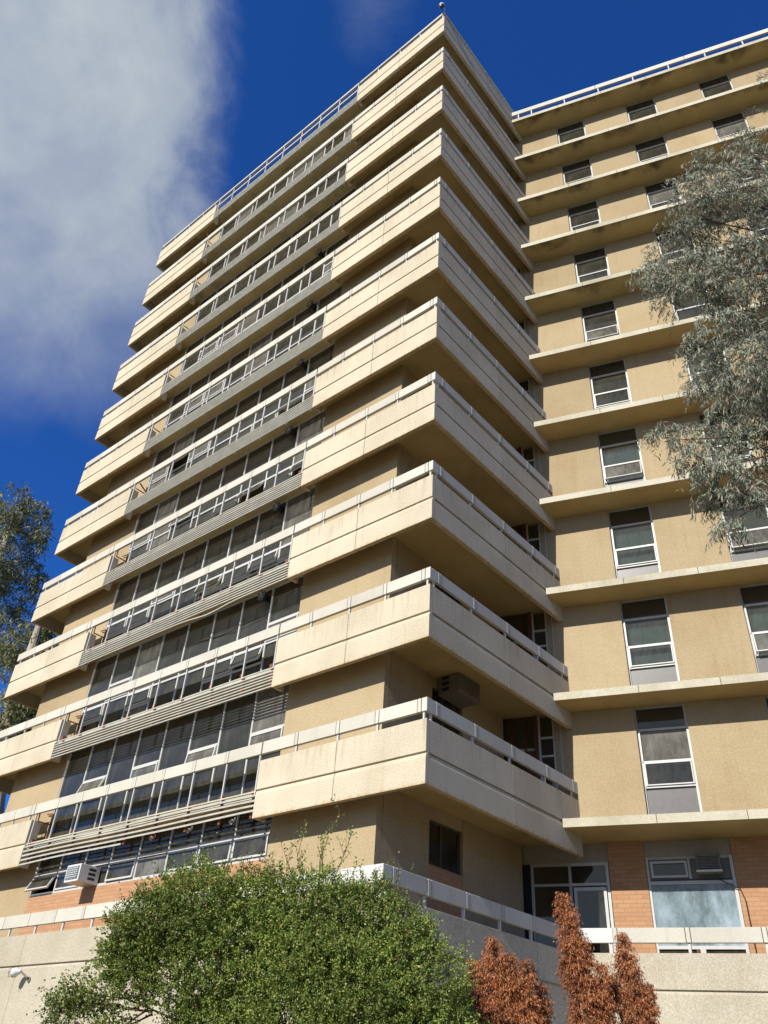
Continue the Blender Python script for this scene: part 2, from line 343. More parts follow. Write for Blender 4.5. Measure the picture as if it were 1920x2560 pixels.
for k in range(1, NL + 1):
    z = k * H + (.10 if k == NL else 0)
    # floor slab
    b = MB(); b.slab(slabpts, z + .47, z + .66, 'interior', 'soffit_old' if k >= 9 else 'soffit', 'slabedge'); b.build('floor_slab', tower, TP)
    # parapets
    b = MB(); jx = -2.48
    run(b, front, XR, 0, [jx], z); run(b, side, .128, LS, [3.31, 5.42] if k % 2 else [3.31], z)
    b.prism([(0, z), (0, z + 1.34), (.10, z + 1.34), (.10, z)], .128, .34, lambda t, d, q: (XR + d, t, q), 'panel')
    b.build('parapet', tower, TP, .006)
    b = MB(); run(b, front, -W, XL, [-17.5], z); run(b, lside, .128, 7.0, [3.3], z)
    b.prism([(0, z), (0, z + 1.34), (.10, z + 1.34), (.10, z)], .128, .34, lambda t, d, q: (XL - d, t, q), 'panel')
    b.build('parapet', tower, TP, .006)
    # handrail with its posts
    b = MB()
    top = k == NL
    hg = .30 if not top else .14
    rail_run(b, front, -W, XL - .02, z, [-19.86, -18.74, -17.5, -16.3, -15.31] if not top else [-17.5], hg)
    rail_run(b, front, XL + .02, XR - .02, z, FJ if not top else FJ[::2], hg)
    rail_run(b, front, XR + .02, 0, z, [-3.8, -2.5, -1.35, -.2] if not top else [-2.5], hg)
    rail_run(b, side, .09, LS - .01, z, [.36, 1.78, 3.27, 4.82, 6.10], hg)
    rail_run(b, lside, .09, 6.9, z, [1.8, 3.3, 4.8], hg)
    if top: b.box(XL + .05, XR - .05, .01, .06, z + 1.12, z + 1.22, 'plate')
    hr = b.build('handrail', tower, TP, .006)
    def post(mb, x, y, z0, z1, w=.05): mb.box(x - w / 2, x + w / 2, y - w / 2, y + w / 2, z0, z1, 'frame')
    pl = [(x, .05, 1.34) for x in (-19.7, -18.74, -17.5, -16.3, -15.31, -3.8, -2.5, -1.35, -.10)]
    pl += [(-.05, y, 1.34) for y in (.2, 1.70, 3.19, 4.74, 6.02)] + [(-W + .05, y, 1.34) for y in (1.8, 3.3, 4.8)]
    pl += [(x + .01, .045, .56) for x in [XL + .12] + FJ[::-1] + [XR - .07]]
    if k <= 3:
        for x, y, r_ in pl:
            pb = MB(); post(pb, 0, 0, 0, 1.8 - hg - r_, .045 if r_ > 1 else .04); pb.build('post', hr, (x, y, z + r_))
    else:
        pb = MB()
        for x, y, r_ in pl: post(pb, x, y, z + r_, z + 1.8 - hg, .045)
        tag(pb.build('post', hr), kind='stuff')
    # sunshade louvres under the glazing, hung off brackets
    n_ = 5 if k == 1 else (7 if k < 6 else 9)
    pitch = .60 / n_; b = MB(); rr = random.Random(k * 5 + 1)
    XS = np.linspace(XL + .012, XR - .012, 25)
    for i in range(n_):
        zc = z + .03 + pitch * i; sag = rr.uniform(-.004, .006) if k < 5 else 0
        cut0 = 0; cut1 = 24; hh = pitch * .38
        if k == 1 and i == 0: cut1 = 12
        kink = (k == 3 and i == 0)
        for a_ in range(cut0, cut1):
            xa, xb = XS[a_], XS[a_ + 1]
            def dz(x):
                s_ = sag * math.sin(x * 1.3 + i) * 1.5
                if kink: s_ -= .11 * math.exp(-((x + 8.3) / .8) ** 2)
                if k == 1: s_ += .012 * math.sin(x * .9 + i * .4)
                return s_
            za, zb = zc + dz(xa), zc + dz(xb)
            b.poly([(xa, .012, za), (xb, .012, zb), (xb, .012, zb + hh), (xa, .012, za + hh), (xa, .018, za + hh), (xb, .018, zb + hh), (xb, .018, zb), (xa, .018, za)],
                   [(0, 1, 2, 3), (3, 2, 5, 4), (7, 6, 1, 0), (4, 5, 6, 7)], 'louvre')
            b.poly([(xa, .0185, za + hh - .006), (xb, .0185, zb + hh - .006), (xb, .065, zb + hh - .012), (xa, .065, za + hh - .012)], [(0, 1, 2, 3)], 'louvre')
    lv = b.build('sunshade_louvres', tower, TP, fix=False)
    b = MB()
    for x in [XL + .3] + FJ[::-1] + [XR - .15]:
        b.box(x - .05, x + .03, .088, .119, z + .05, z + .62, 'rust' if k < 5 else 'alu')
        b.box(x - .07, x + .05, .03, .085, z + .60, z + .70, 'rust')
    b.build('bracket', lv)
    if k == 1:
        b = MB(); b.box(XL + .02, XR - .02, .02, .075, z + .605, z + .64, 'slabedge'); b.build('trim_strip', lv)
    if not top:
        # rusty guard frame closing the balcony end
        b = MB(); xg = XL + .16; s_ = .03
        rr2 = random.Random(k)
        b.box(xg, xg + s_, .10, .52, z + 1.28, z + 1.31, 'rust'); b.box(xg, xg + s_, .52, .56, z + .66, z + 1.62, 'rust')
        b.box(xg, xg + s_, .10, .52, z + .74, z + .77, 'rust')
        if k in (1, 2, 3, 4): b.bar((xg, .54, z + 1.62), (xg - .35, .54, z + 1.66), .03, m_='rust'); b.bar((xg, .12, z + 1.31), (xg, .12, z + 1.60), .03, m_='rust')
        if k in (5,): b.bar((xg + .1, .15, z + 1.55), (xg + .3, .5, z + 1.1), .04, m_='rust')
        if k in (6, 10): b.bar((xg, .1, z + 1.3), (xg - .25, -.02, z + 2.15), .02, m_='rust')
        b.build('guard_frame', tower, TP)

# walls of the tower, full height with openings
b = MB()
for k in range(0, NL):
    z = k * H; z0 = z + .66 if k else .2; z1 = z + H + .47 + (.10 if k == NL - 1 else 0)
    b.box(-W + 1.72, XL - .0, .6, .82, z0, z1, 'stucco')
    b.box(XR, -1.72, .6, .785, z0, z1, 'stucco')
b.box(XL, XR, .6, .82, .2, 2.47, 'brick')
b.build('front_wall', tower, TP)
b = MB()
SW0, SW1 = 2.42, 3.72
for k in range(0, NL):
    z = k * H; z0 = z + .66 if k else .2; z1 = z + H + .47 + (.10 if k == NL - 1 else 0)
    ye = 5.62 if k else 6.3
    b.box(-1.95, -1.72, .80, SW0, z0, z1, 'stucco'); b.box(-1.95, -1.72, SW1, ye, z0, z1, 'stucco')
    zs = z + 1.45 if k else 2.41
    b.box(-1.95, -1.725 if k else -1.73, SW0, SW1, z0, zs, 'stucco' if k else 'brick')
    b.box(-1.95, -1.735, SW0, SW1, z1 - .28, z1, 'stucco')
b.box(-1.93, -1.735, .786, .80, .2, 35.6, 'joint')
for k in range(0, NL):
    z = k * H; b.box(-W + 1.72, -W + 1.95, .82, 12.8, z + .66 if k else .2, z + H + .47 + (.10 if k == NL - 1 else 0), 'stucco')
b.build('side_wall', tower, TP)
b = MB()
for k in range(0, NL):
    z = k * H; b.box(-W + 1.96, -1.96, 5.2, 5.4, z + .665 if k else .2, z + H + .465, 'interior')
b.build('inner_wall', tower, TP)

# window bays of the tower front (each one a window with frame, pane and sash)
def window_bay(kind, zlo, zhi, rr):
    """local coords: x 0..1.265, y 0 = wall face, z absolute from zlo"""
    w = 1.265; f = MB(); p_ = MB(); s_ = None; hh = zhi - zlo
    f.box(0, .045, .0, .09, 0, hh, 'frame'); f.box(w - .012, w, .0, .09, 0, hh, 'alu'); f.box(.045, w - .012, .0, .08, 0, .06, 'frame'); f.box(.045, w - .012, .0, .08, hh - .05, hh, 'frame')
    bars = {'A': [1.16], 'B': [1.16, 1.77], 'C': [.62, 1.16], 'G': [.58], 'H': [.58], 'P': []}[kind]
    for q in bars: f.box(.045, w - .012, .0, .07, q - .03, q + .03, 'frame')
    lvl = [.06] + bars + [hh - .05]
    for i in range(len(lvl) - 1):
        a_ = lvl[i] + (.03 if i else 0); e_ = lvl[i + 1] - (.03 if i < len(lvl) - 2 else 0)
        if (kind == 'B' and i == 1) or (kind == 'C' and i == 1) or (kind == 'H' and i == 0):
            s_ = (a_, e_); continue
        g_ = 'glass' if rr.random() > .18 else 'frosted'
        p_.box(.045, w - .012, .035, .041, a_, e_, g_)
    return f, p_, s_
def place_bay(x, k, kind, zlo, zhi, tilt, curt, rr, nm='window'):
    f, p_, s_ = window_bay(kind, zlo, zhi, rr)
    o = f.build(nm, tower, (x + 10, .615 - 6, zlo - GZ))
    p_.build('pane', o)
    if s_:
        a_, e_ = s_; sb = MB(); w0, w1 = .05, 1.248; hh = e_ - a_; t = math.sin(tilt) ; c_ = math.cos(tilt)
        # awning sash hinged at its top edge
        def pt(x_, d, v): return (x_, -.01 + d * c_ - v * t, e_ - .01 - v * c_ - d * t)
        def sbx(x0, x1, v0, v1, d0, d1, mm):
            sb.poly([pt(x0, d0, v0), pt(x1, d0, v0), pt(x1, d1, v0), pt(x0, d1, v0), pt(x0, d0, v1), pt(x1, d0, v1), pt(x1, d1, v1), pt(x0, d1, v1)],
                    [(0, 3, 2, 1), (4, 5, 6, 7), (0, 1, 5, 4), (1, 2, 6, 5), (2, 3, 7, 6), (3, 0, 4, 7)], mm)
        V = hh - .02
        sbx(w0, w0 + .045, 0, V, -.02, .03, 'frame'); sbx(w1 - .045, w1, 0, V, -.02, .03, 'frame')
        sbx(w0 + .045, w1 - .045, 0, .045, -.02, .03, 'frame'); sbx(w0 + .045, w1 - .045, V - .045, V, -.02, .03, 'frame')
        sbx(w0 + .045, w1 - .045, .045, V - .045, .0, .006, 'frosted' if kind == 'B' else 'glass')
        sb.build('sash', o)
    if curt:
        cb = MB(); mm = 'curtain' if curt > 1 else 'blind'
        zt = zhi - zlo - .1; zb_ = .08 if rr.random() > .5 else rr.uniform(.2, 1.5)
        n_ = 22; xs = np.linspace(.02, 1.24, n_ + 1)
        v = []
        for q in xs:
            y_ = .16 + .02 * math.sin(q * 38) + .012 * math.sin(q * 91)
            v += [(q, y_, zb_), (q, y_, zt)]
        cb.poly(v, [(2 * i, 2 * i + 2, 2 * i + 3, 2 * i + 1) for i in range(n_)], mm)
        cb.build('curtain', o)
    return o
for k in range(1, NL):
    z = k * H; rr = random.Random(100 + k)
    for i in range(8):
        x = XL + 1.265 * i
        if k == 1: kind = 'B' if i % 2 == 1 else ('A' if i in (0,) else 'P')
        else: kind = rr.choice('AABBCCA') if k < 8 else rr.choice('AACA')
        if k in (2, 3, 4, 5): kind = rr.choice('ABBCCC') if i != 3 else 'A'
        tl = 0 if rr.random() > .4 else rr.uniform(.15, .55)
        if k == 1: tl = (0, .35, 0, .02, 0, .15, 0, .02)[i]
        cu = 0 if rr.random() < .40 else (1 if rr.random() < .6 else 2)
        zh = z + H + .465 + (.10 if k == NL - 1 else 0)
        place_bay(x + .0, k, kind, z + .665, zh, tl, cu, rr)
rr = random.Random(5)
for i in range(8):
    place_bay(XL + 1.265 * i, 0, ('H', 'H', 'G', 'H', 'G', 'H', 'H', 'H')[i], 2.475, 3.665, (.45, 0, 0, .06, 0, 0, .05, .02)[i], (0, 1, 0, 0, 1, 0, 1, 0)[i], rr)

# side windows behind the balcony
for k in range(0, NL):
    z = k * H; z0 = z + 1.45 if k else 2.41; z1 = z + H + .19 + (.10 if k == NL - 1 else 0)
    b = MB(); yy0, yy1 = SW0 + .003, SW1 - .003
    b.box(-1.86, -1.80, yy0, yy0 + .05, z0 + .003, z1 - .003, 'joint'); b.box(-1.86, -1.80, yy1 - .05, yy1, z0 + .003, z1 - .003, 'joint')
    b.box(-1.86, -1.80, yy0 + .05, yy1 - .05, z0 + .003, z0 + .05, 'joint'); b.box(-1.86, -1.80, yy0 + .05, yy1 - .05, z1 - .05, z1 - .003, 'joint')
    b.box(-1.86, -1.80, 2.95, 3.0, z0 + .05, z1 - .05, 'joint')
    o = b.build('side_window', tower, TP)
    b = MB(); b.box(-1.835, -1.828, yy0 + .05, yy1 - .05, z0 + .05, z1 - .05, 'glass'); b.build('pane', o)
b = MB(); z = 7 * H
b.box(-.9, -.86, 1.8, 1.88, z + .7, z + 2.6, 'frame'); b.box(-.9, -.86, 2.5, 2.58, z + .7, z + 2.6, 'frame'); b.box(-.9, -.86, 1.88, 2.5, z + 2.52, z + 2.6, 'frame')
b.build('balcony_screen', tower, TP)

# ------------------------------------------------------------------ wing (own frame: x along, y inward)
wing = empty('apartment_wing', (0, LT, GZ), ANG)
tag(wing, 'lower tan rendered wing with thin projecting slabs and single windows at right', 'building')
SE = 16.0
ca, sa = math.cos(ANG), math.sin(ANG)
def w2(x, y): dx, dy = x, y - LT; return (dx * ca + dy * sa, -dx * sa + dy * ca)
for k in range(1, NL + 1):
    z = k * H
    pts = [(0.004, 0.0), (SE, 0.0), (SE, 8), w2(.004, 13.4), w2(.004, LT + .02)]
    b = MB(); b.slab(pts, z + .474, z + .663, 'interior', 'soffit_edge' if k >= 7 else 'soffit', 'slabedge')
    b.build('floor_slab', wing, OFF)
    b = MB(); b.box(.01, SE, -.014, -.002, z + .468, z + .672, 'slabedge')
    for q in range(1, 8): b.box(q * 1.95 + .2, q * 1.95 + .215, -.0165, -.0145, z + .468, z + .672, 'joint')
    b.build('fascia', wing, OFF)
WX = [1.90 + 3.15 * i for i in range(5)]
WW = 1.27
SCR0, SCR1 = -1.80, -.02
b = MB()
for k in range(1, NL):
    z = k * H; z0, z1 = z + .666, z + H + .471
    x = -.02
    for q in WX:
        b.box(x, q, .87, 1.07, z0, z1, 'stucco'); x = q + WW
    b.box(x, SE, .87, 1.07, z0, z1, 'stucco')
b.build('front_wall', wing, OFF)
b = MB()
for k in range(1, NL): b.box(-.05, -.024, .86, .885, k * H + .68, k * H + 3.45, 'plate')
b.build('corner_bead', wing, OFF)
b = MB()
for k in range(0, NL):
    z = k * H; b.box(-.5, SE, 5.5, 5.6, z + .67 if k else .2, z + H + .46, 'interior')
b.box(-2.6, -.5, 3.2, 3.3, .2, H + .46, 'interior'); b.box(-.6, -.5, 3.3, 5.5, .2, H + .46, 'interior')
b.build('inner_wall', wing, OFF)
def wing_window(k, i):
    z = k * H + .668; rr = random.Random(k * 31 + i)
    f = MB(); p_ = MB(); w = WW - .004; top_ = H - .2
    f.box(0, .04, 0, .07, 0, top_, 'alu'); f.box(w - .055, w, -.02, .07, 0, top_, 'frame'); f.box(.04, w - .055, 0, .07, top_ - .05, top_, 'alu')
    for q in (2.38, 1.55, .92): f.box(.04, w - .055, -.02, .06, q - .023, q + .023, 'frame')
    f.box(.04, w - .055, 0, .06, 0, .04, 'frame'); f.box(.04, .075, -.02, .06, .89, 2.41, 'frame')
    f.box(.04, w - .055, .03, .045, .04, .89, 'greypanel')
    p_.box(.04, w - .055, .03, .036, 2.41, top_ - .05, 'glass')
    p_.box(.075, w - .055, .03, .036, 1.58, 2.35, 'glass' if rr.random() > .3 else 'frosted')
    o = f.build('window', wing, (WX[i] + .002, .95, z - GZ)); p_.build('pane', o)
    tilt = .18 if (k, i) in ((2, 1), (4, 0), (6, 0), (3, 1)) else 0
    sb = MB(); hh = .57; t, c_ = math.sin(tilt), math.cos(tilt)
    def pt(x_, d, v): return (x_, -.03 + d * c_ - v * t, 1.52 - v * c_ - d * t)
    def sbx(x0, x1, v0, v1, d0, d1, mm):
        sb.poly([pt(x0, d0, v0), pt(x1, d0, v0), pt(x1, d1, v0), pt(x0, d1, v0), pt(x0, d0, v1), pt(x1, d0, v1), pt(x1, d1, v1), pt(x0, d1, v1)],
                [(0, 3, 2, 1), (4, 5, 6, 7), (0, 1, 5, 4), (1, 2, 6, 5), (2, 3, 7, 6), (3, 0, 4, 7)], mm)
    x0, x1 = .08, w - .06
    sbx(x0, x0 + .03, 0, hh, -.02, .02, 'frame'); sbx(x1 - .03, x1, 0, hh, -.02, .02, 'frame')
    sbx(x0 + .03, x1 - .03, 0, .03, -.02, .02, 'frame'); sbx(x0 + .03, x1 - .03, hh - .03, hh, -.02, .02, 'frame')
    sbx(x0 + .03, x1 - .03, .03, hh - .03, 0, .006, 'frosted' if tilt else 'glass')
    sb.build('sash', o)
    cu = rr.random()
    if cu < .75:
        cb = MB(); zb_ = rr.choice((.95, .95, 1.0, 1.5)); top_ = 2.38; n_ = 20; xs = np.linspace(.02, w - .02, n_ + 1); v = []
        for q in xs: y_ = .16 + .015 * math.sin(q * 40); v += [(q, y_, zb_), (q, y_, top_ - .06)]
        cb.poly(v, [(2 * j, 2 * j + 2, 2 * j + 3, 2 * j + 1) for j in range(n_)], 'curtain' if cu < .15 else 'paleblind'); cb.build('curtain', o)
for k in range(1, NL):
    for i in range(5): wing_window(k, i)
# glazed red-brown screens closing the inner end of each balcony
for k in range(1, NL):
    z = k * H; z0, z1 = .67, H + .465
    b = MB(); y0, y1 = .90, .98
    for x in (-1.78, -1.38, -1.0): b.box(x, x + .05, y0, y1, z0, z1, 'redpaint')
    b.box(-.74, -.64, y0 - .05, y1, z0, z1, 'redpaint')
    b.box(-1.73, -.74, y0 + .01, y1 - .01, z1 - .06, z1 - .002, 'redpaint')
    b.box(-1.33, -1.0, y0 + .01, y1 - .01, z0 + 2.05, z0 + 2.12, 'alu'); b.box(-.95, -.74, y0 + .01, y1 - .01, z0 + 2.05, z0 + 2.12, 'alu')
    b.box(-.95, -.74, y0 + .02, y1 - .02, z0, z0 + 2.05, 'redpaint')
    b.box(-.64, -.58, y0 + .01, y1 - .01, z0, z1, 'frame'); b.box(-.25, -.20, y0, y1, z0, z1, 'frame')
    for q in (.9, 1.85, 2.35): b.box(-.58, -.25, y0, y1, z0 + q, z0 + q + .05, 'frame')
    b.box(-.20, -.022, y0 - .02, 1.05, z0, z1, 'stucco')
    o = b.build('balcony_door_screen', wing, (0, 0, z - GZ))
    b = MB()
    for a_, e_ in ((-1.73, -1.38), (-1.33, -1.0), (-.58, -.25)): b.box(a_, e_, .94, .946, z0 + .01, z1 - .07, 'glass')
    b.box(-.95, -.74, .94, .946, z0 + 2.12, z1 - .07, 'glass')
    b.build('pane', o)
# wing roof rail
b = MB(); zr = NL * H + .663
for q0, q1 in [(0.02 + 3.9 * i, 3.9 * (i + 1)) for i in range(4)]: b.box(q0, q1, .02, .10, zr + .44, zr + .74, 'plate')
hr = b.build('roof_rail', wing, OFF, .006)
for i in range(11):
    b = MB(); b.box(-.025, .025, -.025, .025, 0, .44, 'frame'); b.build('post', hr, (.32 if i == 0 else .94 + 1.54 * (i - 1), .06, zr))

# ground floor of the wing, set back under the first slab
y0 = 1.5
zt = H + .471
for a_, e_ in ((.79, 1.66), (3.64, 4.5), (6.5, 7.4), (9.4, 10.3)): b = MB(); b.box(a_, e_, y0, y0 + .2, .2, zt, 'brick'); b.build('brick_pier', wing, OFF)
b = MB(); b.box(-2.1, .785, y0 + .04, y0 + .12, 3.23, zt, 'beigepanel'); b.build('bulkhead_panel', wing, OFF)
for a_, e_ in ((1.664, 3.636), (4.504, 6.496), (7.404, 9.396), (10.304, 16)): b = MB(); b.box(a_, e_, y0 + .03, y0 + .12, 3.30, zt, 'beigepanel'); b.build('bulkhead_panel', wing, OFF)
# entrance glazing
b = MB(); f_ = 'frame'
for x in (-1.15, -.21, .70): b.box(x, x + .07, y0 + .03, y0 + .12, .25, 3.23, f_ if x > 0 else 'alu')
b.box(-2.1, -1.15, y0 + .05, y0 + .11, .25, 3.23, 'dark')
for a_, e_ in ((-1.08, -.21), (-.14, .70)):
    b.box(a_, e_, y0 + .03, y0 + .11, 2.70, 2.76, f_ if a_ > -.5 else 'alu'); b.box(a_, e_, y0 + .03, y0 + .11, 3.16, 3.23, f_ if a_ > -.5 else 'alu'); b.box(a_, e_, y0 + .03, y0 + .11, .95, 1.02, f_)
o = b.build('entrance_glazing', wing, OFF)
b = MB()
for a_, e_ in ((-1.08, -.21), (-.14, .70)): b.box(a_, e_, y0 + .06, y0 + .066, .25, .95, 'glass'); b.box(a_, e_, y0 + .06, y0 + .066, 2.76, 3.16, 'glass')
b.box(-1.08, -.21, y0 + .06, y0 + .066, 1.02, 2.70, 'glass'); b.build('pane', o)
b = MB()
b.box(-.10, -.03, y0 + .0, y0 + .05, 1.05, 2.66, f_); b.box(.61, .68, y0 + .0, y0 + .05, 1.05, 2.66, f_); b.box(-.03, .61, y0, y0 + .05, 2.58, 2.66, f_); b.box(-.03, .61, y0, y0 + .05, 1.05, 1.12, f_)
b.box(-.03, .61, y0 + .02, y0 + .026, 1.12, 2.58, 'glass'); b.build('sash', o)
for j, xo in enumerate((0, 2.85, 5.74)):
    b = MB(); A0, A1 = 1.67 + xo, 3.63 + xo
    b.box(A0, A0 + .05, y0 + .02, y0 + .12, .2, 3.30, 'frame'); b.box(A1 - .07, A1, y0 + .0, y0 + .12, .2, 3.30, 'frame')
    b.box(A0 + .05, A1 - .07, y0 + .02, y0 + .10, 3.24, 3.30, 'alu'); b.box(A0 + .05, A1 - .07, y0 + .03, y0 + .12, 2.76, 2.80, 'blackmetal')
    b.box(A0 + .05, A1 - .07, y0 + .01, y0 + .10, 2.68, 2.755, 'frame'); b.box(A0 + .05, A1 - .07, y0 + .01, y0 + .10, 1.32, 1.39, 'frame')
    b.box(A0 + .95, A0 + 1.0, y0 + .02, y0 + .10, 2.80, 3.24, 'frame'); b.box(A0 + .86, A0 + .92, y0 + .0, y0 + .10, .2, 1.32, 'redpaint'); b.box(A0 + .94, A0 + 1.06, y0 + .0, y0 + .10, .2, 1.32, 'frame')
    b.box(A0 + 1.0, A1 - .07, y0 + .055, y0 + .07, 2.80, 3.24, 'greypanel')
    b.box(A0 + .05, A1 - .07, y0 + .13, y0 + .14, 1.4, 2.68, 'paleblind')
    o = b.build('window', wing, OFF)
    b = MB(); b.box(A0 + .05, A1 - .07, y0 + .045, y0 + .052, 1.39, 2.68, 'dustskyglass'); b.box(A0 + .05, A0 + .95, y0 + .05, y0 + .056, 2.80, 3.24, 'glass')
    b.box(A0 + .05, A0 + .86, y0 + .05, y0 + .056, .2, 1.32, 'glass'); b.box(A0 + 1.06, A1 - .07, y0 + .05, y0 + .056, .2, 1.32, 'glass'); b.build('pane', o)
    b = MB(); b.box(A0 + .10, A0 + .15, y0 + .0, y0 + .04, 2.83, 3.2, 'frame'); b.box(A0 + .88, A0 + .93, y0 + .0, y0 + .04, 2.83, 3.2, 'frame')
    b.box(A0 + .15, A0 + .88, y0 + .0, y0 + .04, 3.15, 3.2, 'frame'); b.box(A0 + .15, A0 + .88, y0 + .0, y0 + .04, 2.83, 2.88, 'frame'); b.build('sash', o)

# ------------------------------------------------------------------ raised terrace in front
terr = empty('terrace', (-.3, -.8, GZ))
tag(terr, 'cream aggregate terrace wall with pale handrail at the foot of the tower', 'wall')
TT = (.3, .8, -GZ)
def tprof(b0=GZ):
    return [(0, b0), (0, .33), (.02, .38), (.05, .385), (.05, .41), (0, .412), (0, 1.10), (.15, 1.10), (.15, b0)]
tf = lambda t, d, z: (t, -.79 + d, z)
ts = lambda t, d, z: (-.28 - d, t, z)
TW = Vector((-.28, 5.87))
tw = lambda t, d, z: (TW.x + t * ca - d * sa, TW.y + t * sa + d * ca, z)
def trun(b, fn, a, e, js):
    pts = [a] + js + [e]
    for i in range(len(pts) - 1): b.prism(tprof(), pts[i] + (.006 if i else 0), pts[i + 1] - (.006 if i < len(pts) - 2 else 0), fn, 'terrace')
    for j in js: b.prism([(.03, GZ), (.03, 1.08), (.12, 1.08), (.12, GZ)], j - .0055, j + .0055, fn, 'joint')
b = MB(); trun(b, tf, -30, -.28, [-26, -22.5, -19, -15.5, -12, -8.4, -4.5]); b.build('retaining_wall', terr, TT, .008)
b = MB(); trun(b, ts, -.638, 5.8, [1.75, 4.4]); b.build('retaining_wall', terr, TT, .008)
b = MB(); trun(b, tw, .0, 18, [4.4, 8.8, 13]); b.build('retaining_wall', terr, TT, .008)
b = MB()
b.slab([(-30, -.63), (-.44, -.63), (-.44, 6.2), (17, 12), (17, 14), (-30, 14)], .0, .19, 'interior'); b.build('terrace_floor', terr, TT)
b = MB(); rail_run(b, tf, -30, -2.4, -.2, [-.9 - 1.25 * i for i in range(2, 22)]); rail_run(b, tf, -2.38, -.28, -.2, [], .30, .085, 'whiteplate')
rail_run(b, ts, -.70, 5.75, -.2, [-.46, .58, 1.84, 3.11, 4.33, 5.5]); rail_run(b, tw, .07, .95, -.2, [], .30, .085, 'whiteplate')
rail_run(b, tw, .95, 18, -.2, [1.0, 2.55, 4.1, 5.65, 7.2, 8.75, 10.3]); hr = b.build('handrail', terr, TT, .006)
pts = [tf(-.5 - 1.25 * i, .06, 1.1) for i in range(0, 20)] + [ts(q, .05, 1.1) for q in (-.65, .50, 1.75, 3.03, 4.24, 5.4)] + [tw(q, .05, 1.1) for q in (.9, 2.55, 4.1, 5.65, 7.2)]
for q in pts:
    b = MB(); b.box(-.03, .03, -.02, .02, 0, .2, 'frame'); b.build('post', hr, q)

# ------------------------------------------------------------------ fittings
def ac_unit(name, loc, rz, w, d, h, body, label, coil='accoil', cat='air conditioner', grid=(8, 6), louvre=False):
    t = empty(name, loc, rz); tag(t, label, cat)          # local -y faces out
    b = MB(); b.box(-w / 2, w / 2, -d, 0, 0, h, body); b.build('casing', t, bevel=.01)
    b = MB(); b.box(-w / 2 + .05, w / 2 - .05, -d - .012, -d - .002, .06, h - .05, coil); b.build('coil', t)
    b = MB()
    if louvre:
        for i in range(9): z_ = .08 + i * (h - .14) / 8; b.box(-w / 2 + .04, w / 2 - .04, -d - .03, -d - .014, z_, z_ + .013, body)
        b.box(-w / 2 - .01, w / 2 + .01, -d - .05, -d - .0, .0, .035, 'acwhite')
    else:
        for i in range(1, grid[0]): x_ = -w / 2 + .05 + i * (w - .1) / grid[0]; b.box(x_ - .006, x_ + .006, -d - .026, -d - .014, .06, h - .05, body)
        for i in range(1, grid[1]): z_ = .06 + i * (h - .11) / grid[1]; b.box(-w / 2 + .05, w / 2 - .05, -d - .034, -d - .0265, z_ - .006, z_ + .006, body)
    b.build('grille', t)
    b = MB()
    for i in range(3):
        for s_ in (-1, 1):
            x_ = s_ * w / 2; b.box(min(x_, x_ + s_ * .004), max(x_, x_ + s_ * .004), -d * .55, -d * .2, .08 + i * (h - .1) / 3, .06 + (i + .75) * (h - .1) / 3, 'blackmetal')
    b.build('side_vent', t)
    return t
ac_unit('air_conditioner', (-11.93, .60, 2.49), 0, .66, .62, .44, 'acwhite', 'white window air conditioner with blue grid front jutting over the orange brick at lower left')
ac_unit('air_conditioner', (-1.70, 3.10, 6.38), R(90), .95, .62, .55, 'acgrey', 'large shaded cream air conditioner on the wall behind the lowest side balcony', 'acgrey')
wx, wy = 3.09, 1.5
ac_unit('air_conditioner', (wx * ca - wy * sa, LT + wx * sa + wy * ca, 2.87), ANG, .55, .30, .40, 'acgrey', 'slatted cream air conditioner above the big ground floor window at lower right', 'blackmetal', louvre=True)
b = MB(); wp = [(3.2, 1.30, 2.85), (3.3, 1.35, 2.72), (3.5, 1.42, 2.62), (3.68, 1.46, 2.55), (3.75, 1.47, 2.3), (3.76, 1.47, 1.6), (3.77, 1.47, .9)]
b.tube([(x * ca - y * sa, LT + x * sa + y * ca, z) for x, y, z in wp], .012, 'blackmetal', 6)
tag(b.build('power_cable'), 'thin dark cable running down brick from the air conditioner at lower right', 'cable')
floor_words = {3: 'lowest', 4: 'second from the bottom', 5: 'third from the bottom', 6: 'fourth from the bottom', 7: 'fifth from the bottom', 8: 'sixth from the bottom', 9: 'topmost'}
for k in range(3, 9):
    zc = (k) * H + .15
    t = empty('exhaust_fan', (-6.42, .60, zc)); tag(t, 'round black exhaust fan, %s in its column of fans' % floor_words.get(k if k < 8 else 9, ''), 'fan', 'exhaust fans in the glazed front')
    b = MB(); b.tube([(0, 0, 0), (0, -.12, 0), (0, -.20, 0)], [.10, .11, .17], 'blackmetal', 18); b.build('cowl', t)
    b = MB()
    for a_ in range(6): b.bar((0, -.205, 0), (.15 * math.cos(a_ * 1.05), -.205, .15 * math.sin(a_ * 1.05)), .02, .006, 'alu')
    b.build('guard', t)
# small floodlights under the first slab
for i, x in enumerate((-6.0, -7.6, -9.1)):
    t = empty('spotlight', (x, .36, 3.47)); tag(t, 'small metal spotlight under the lowest sunshade, %s from the right' % ('first', 'second', 'third')[i], 'light', 'spotlights under the lowest sunshade')
    b = MB(); b.tube([(0, .03, 0), (0, 0, -.06)], .012, 'alu', 8); b.build('bracket', t)
    b = MB(); b.tube([(0, .03, -.06), (0, -.03, -.10), (0, -.10, -.15)], [.03, .045, .055], 'alu', 12); b.build('lamp_shade', t)
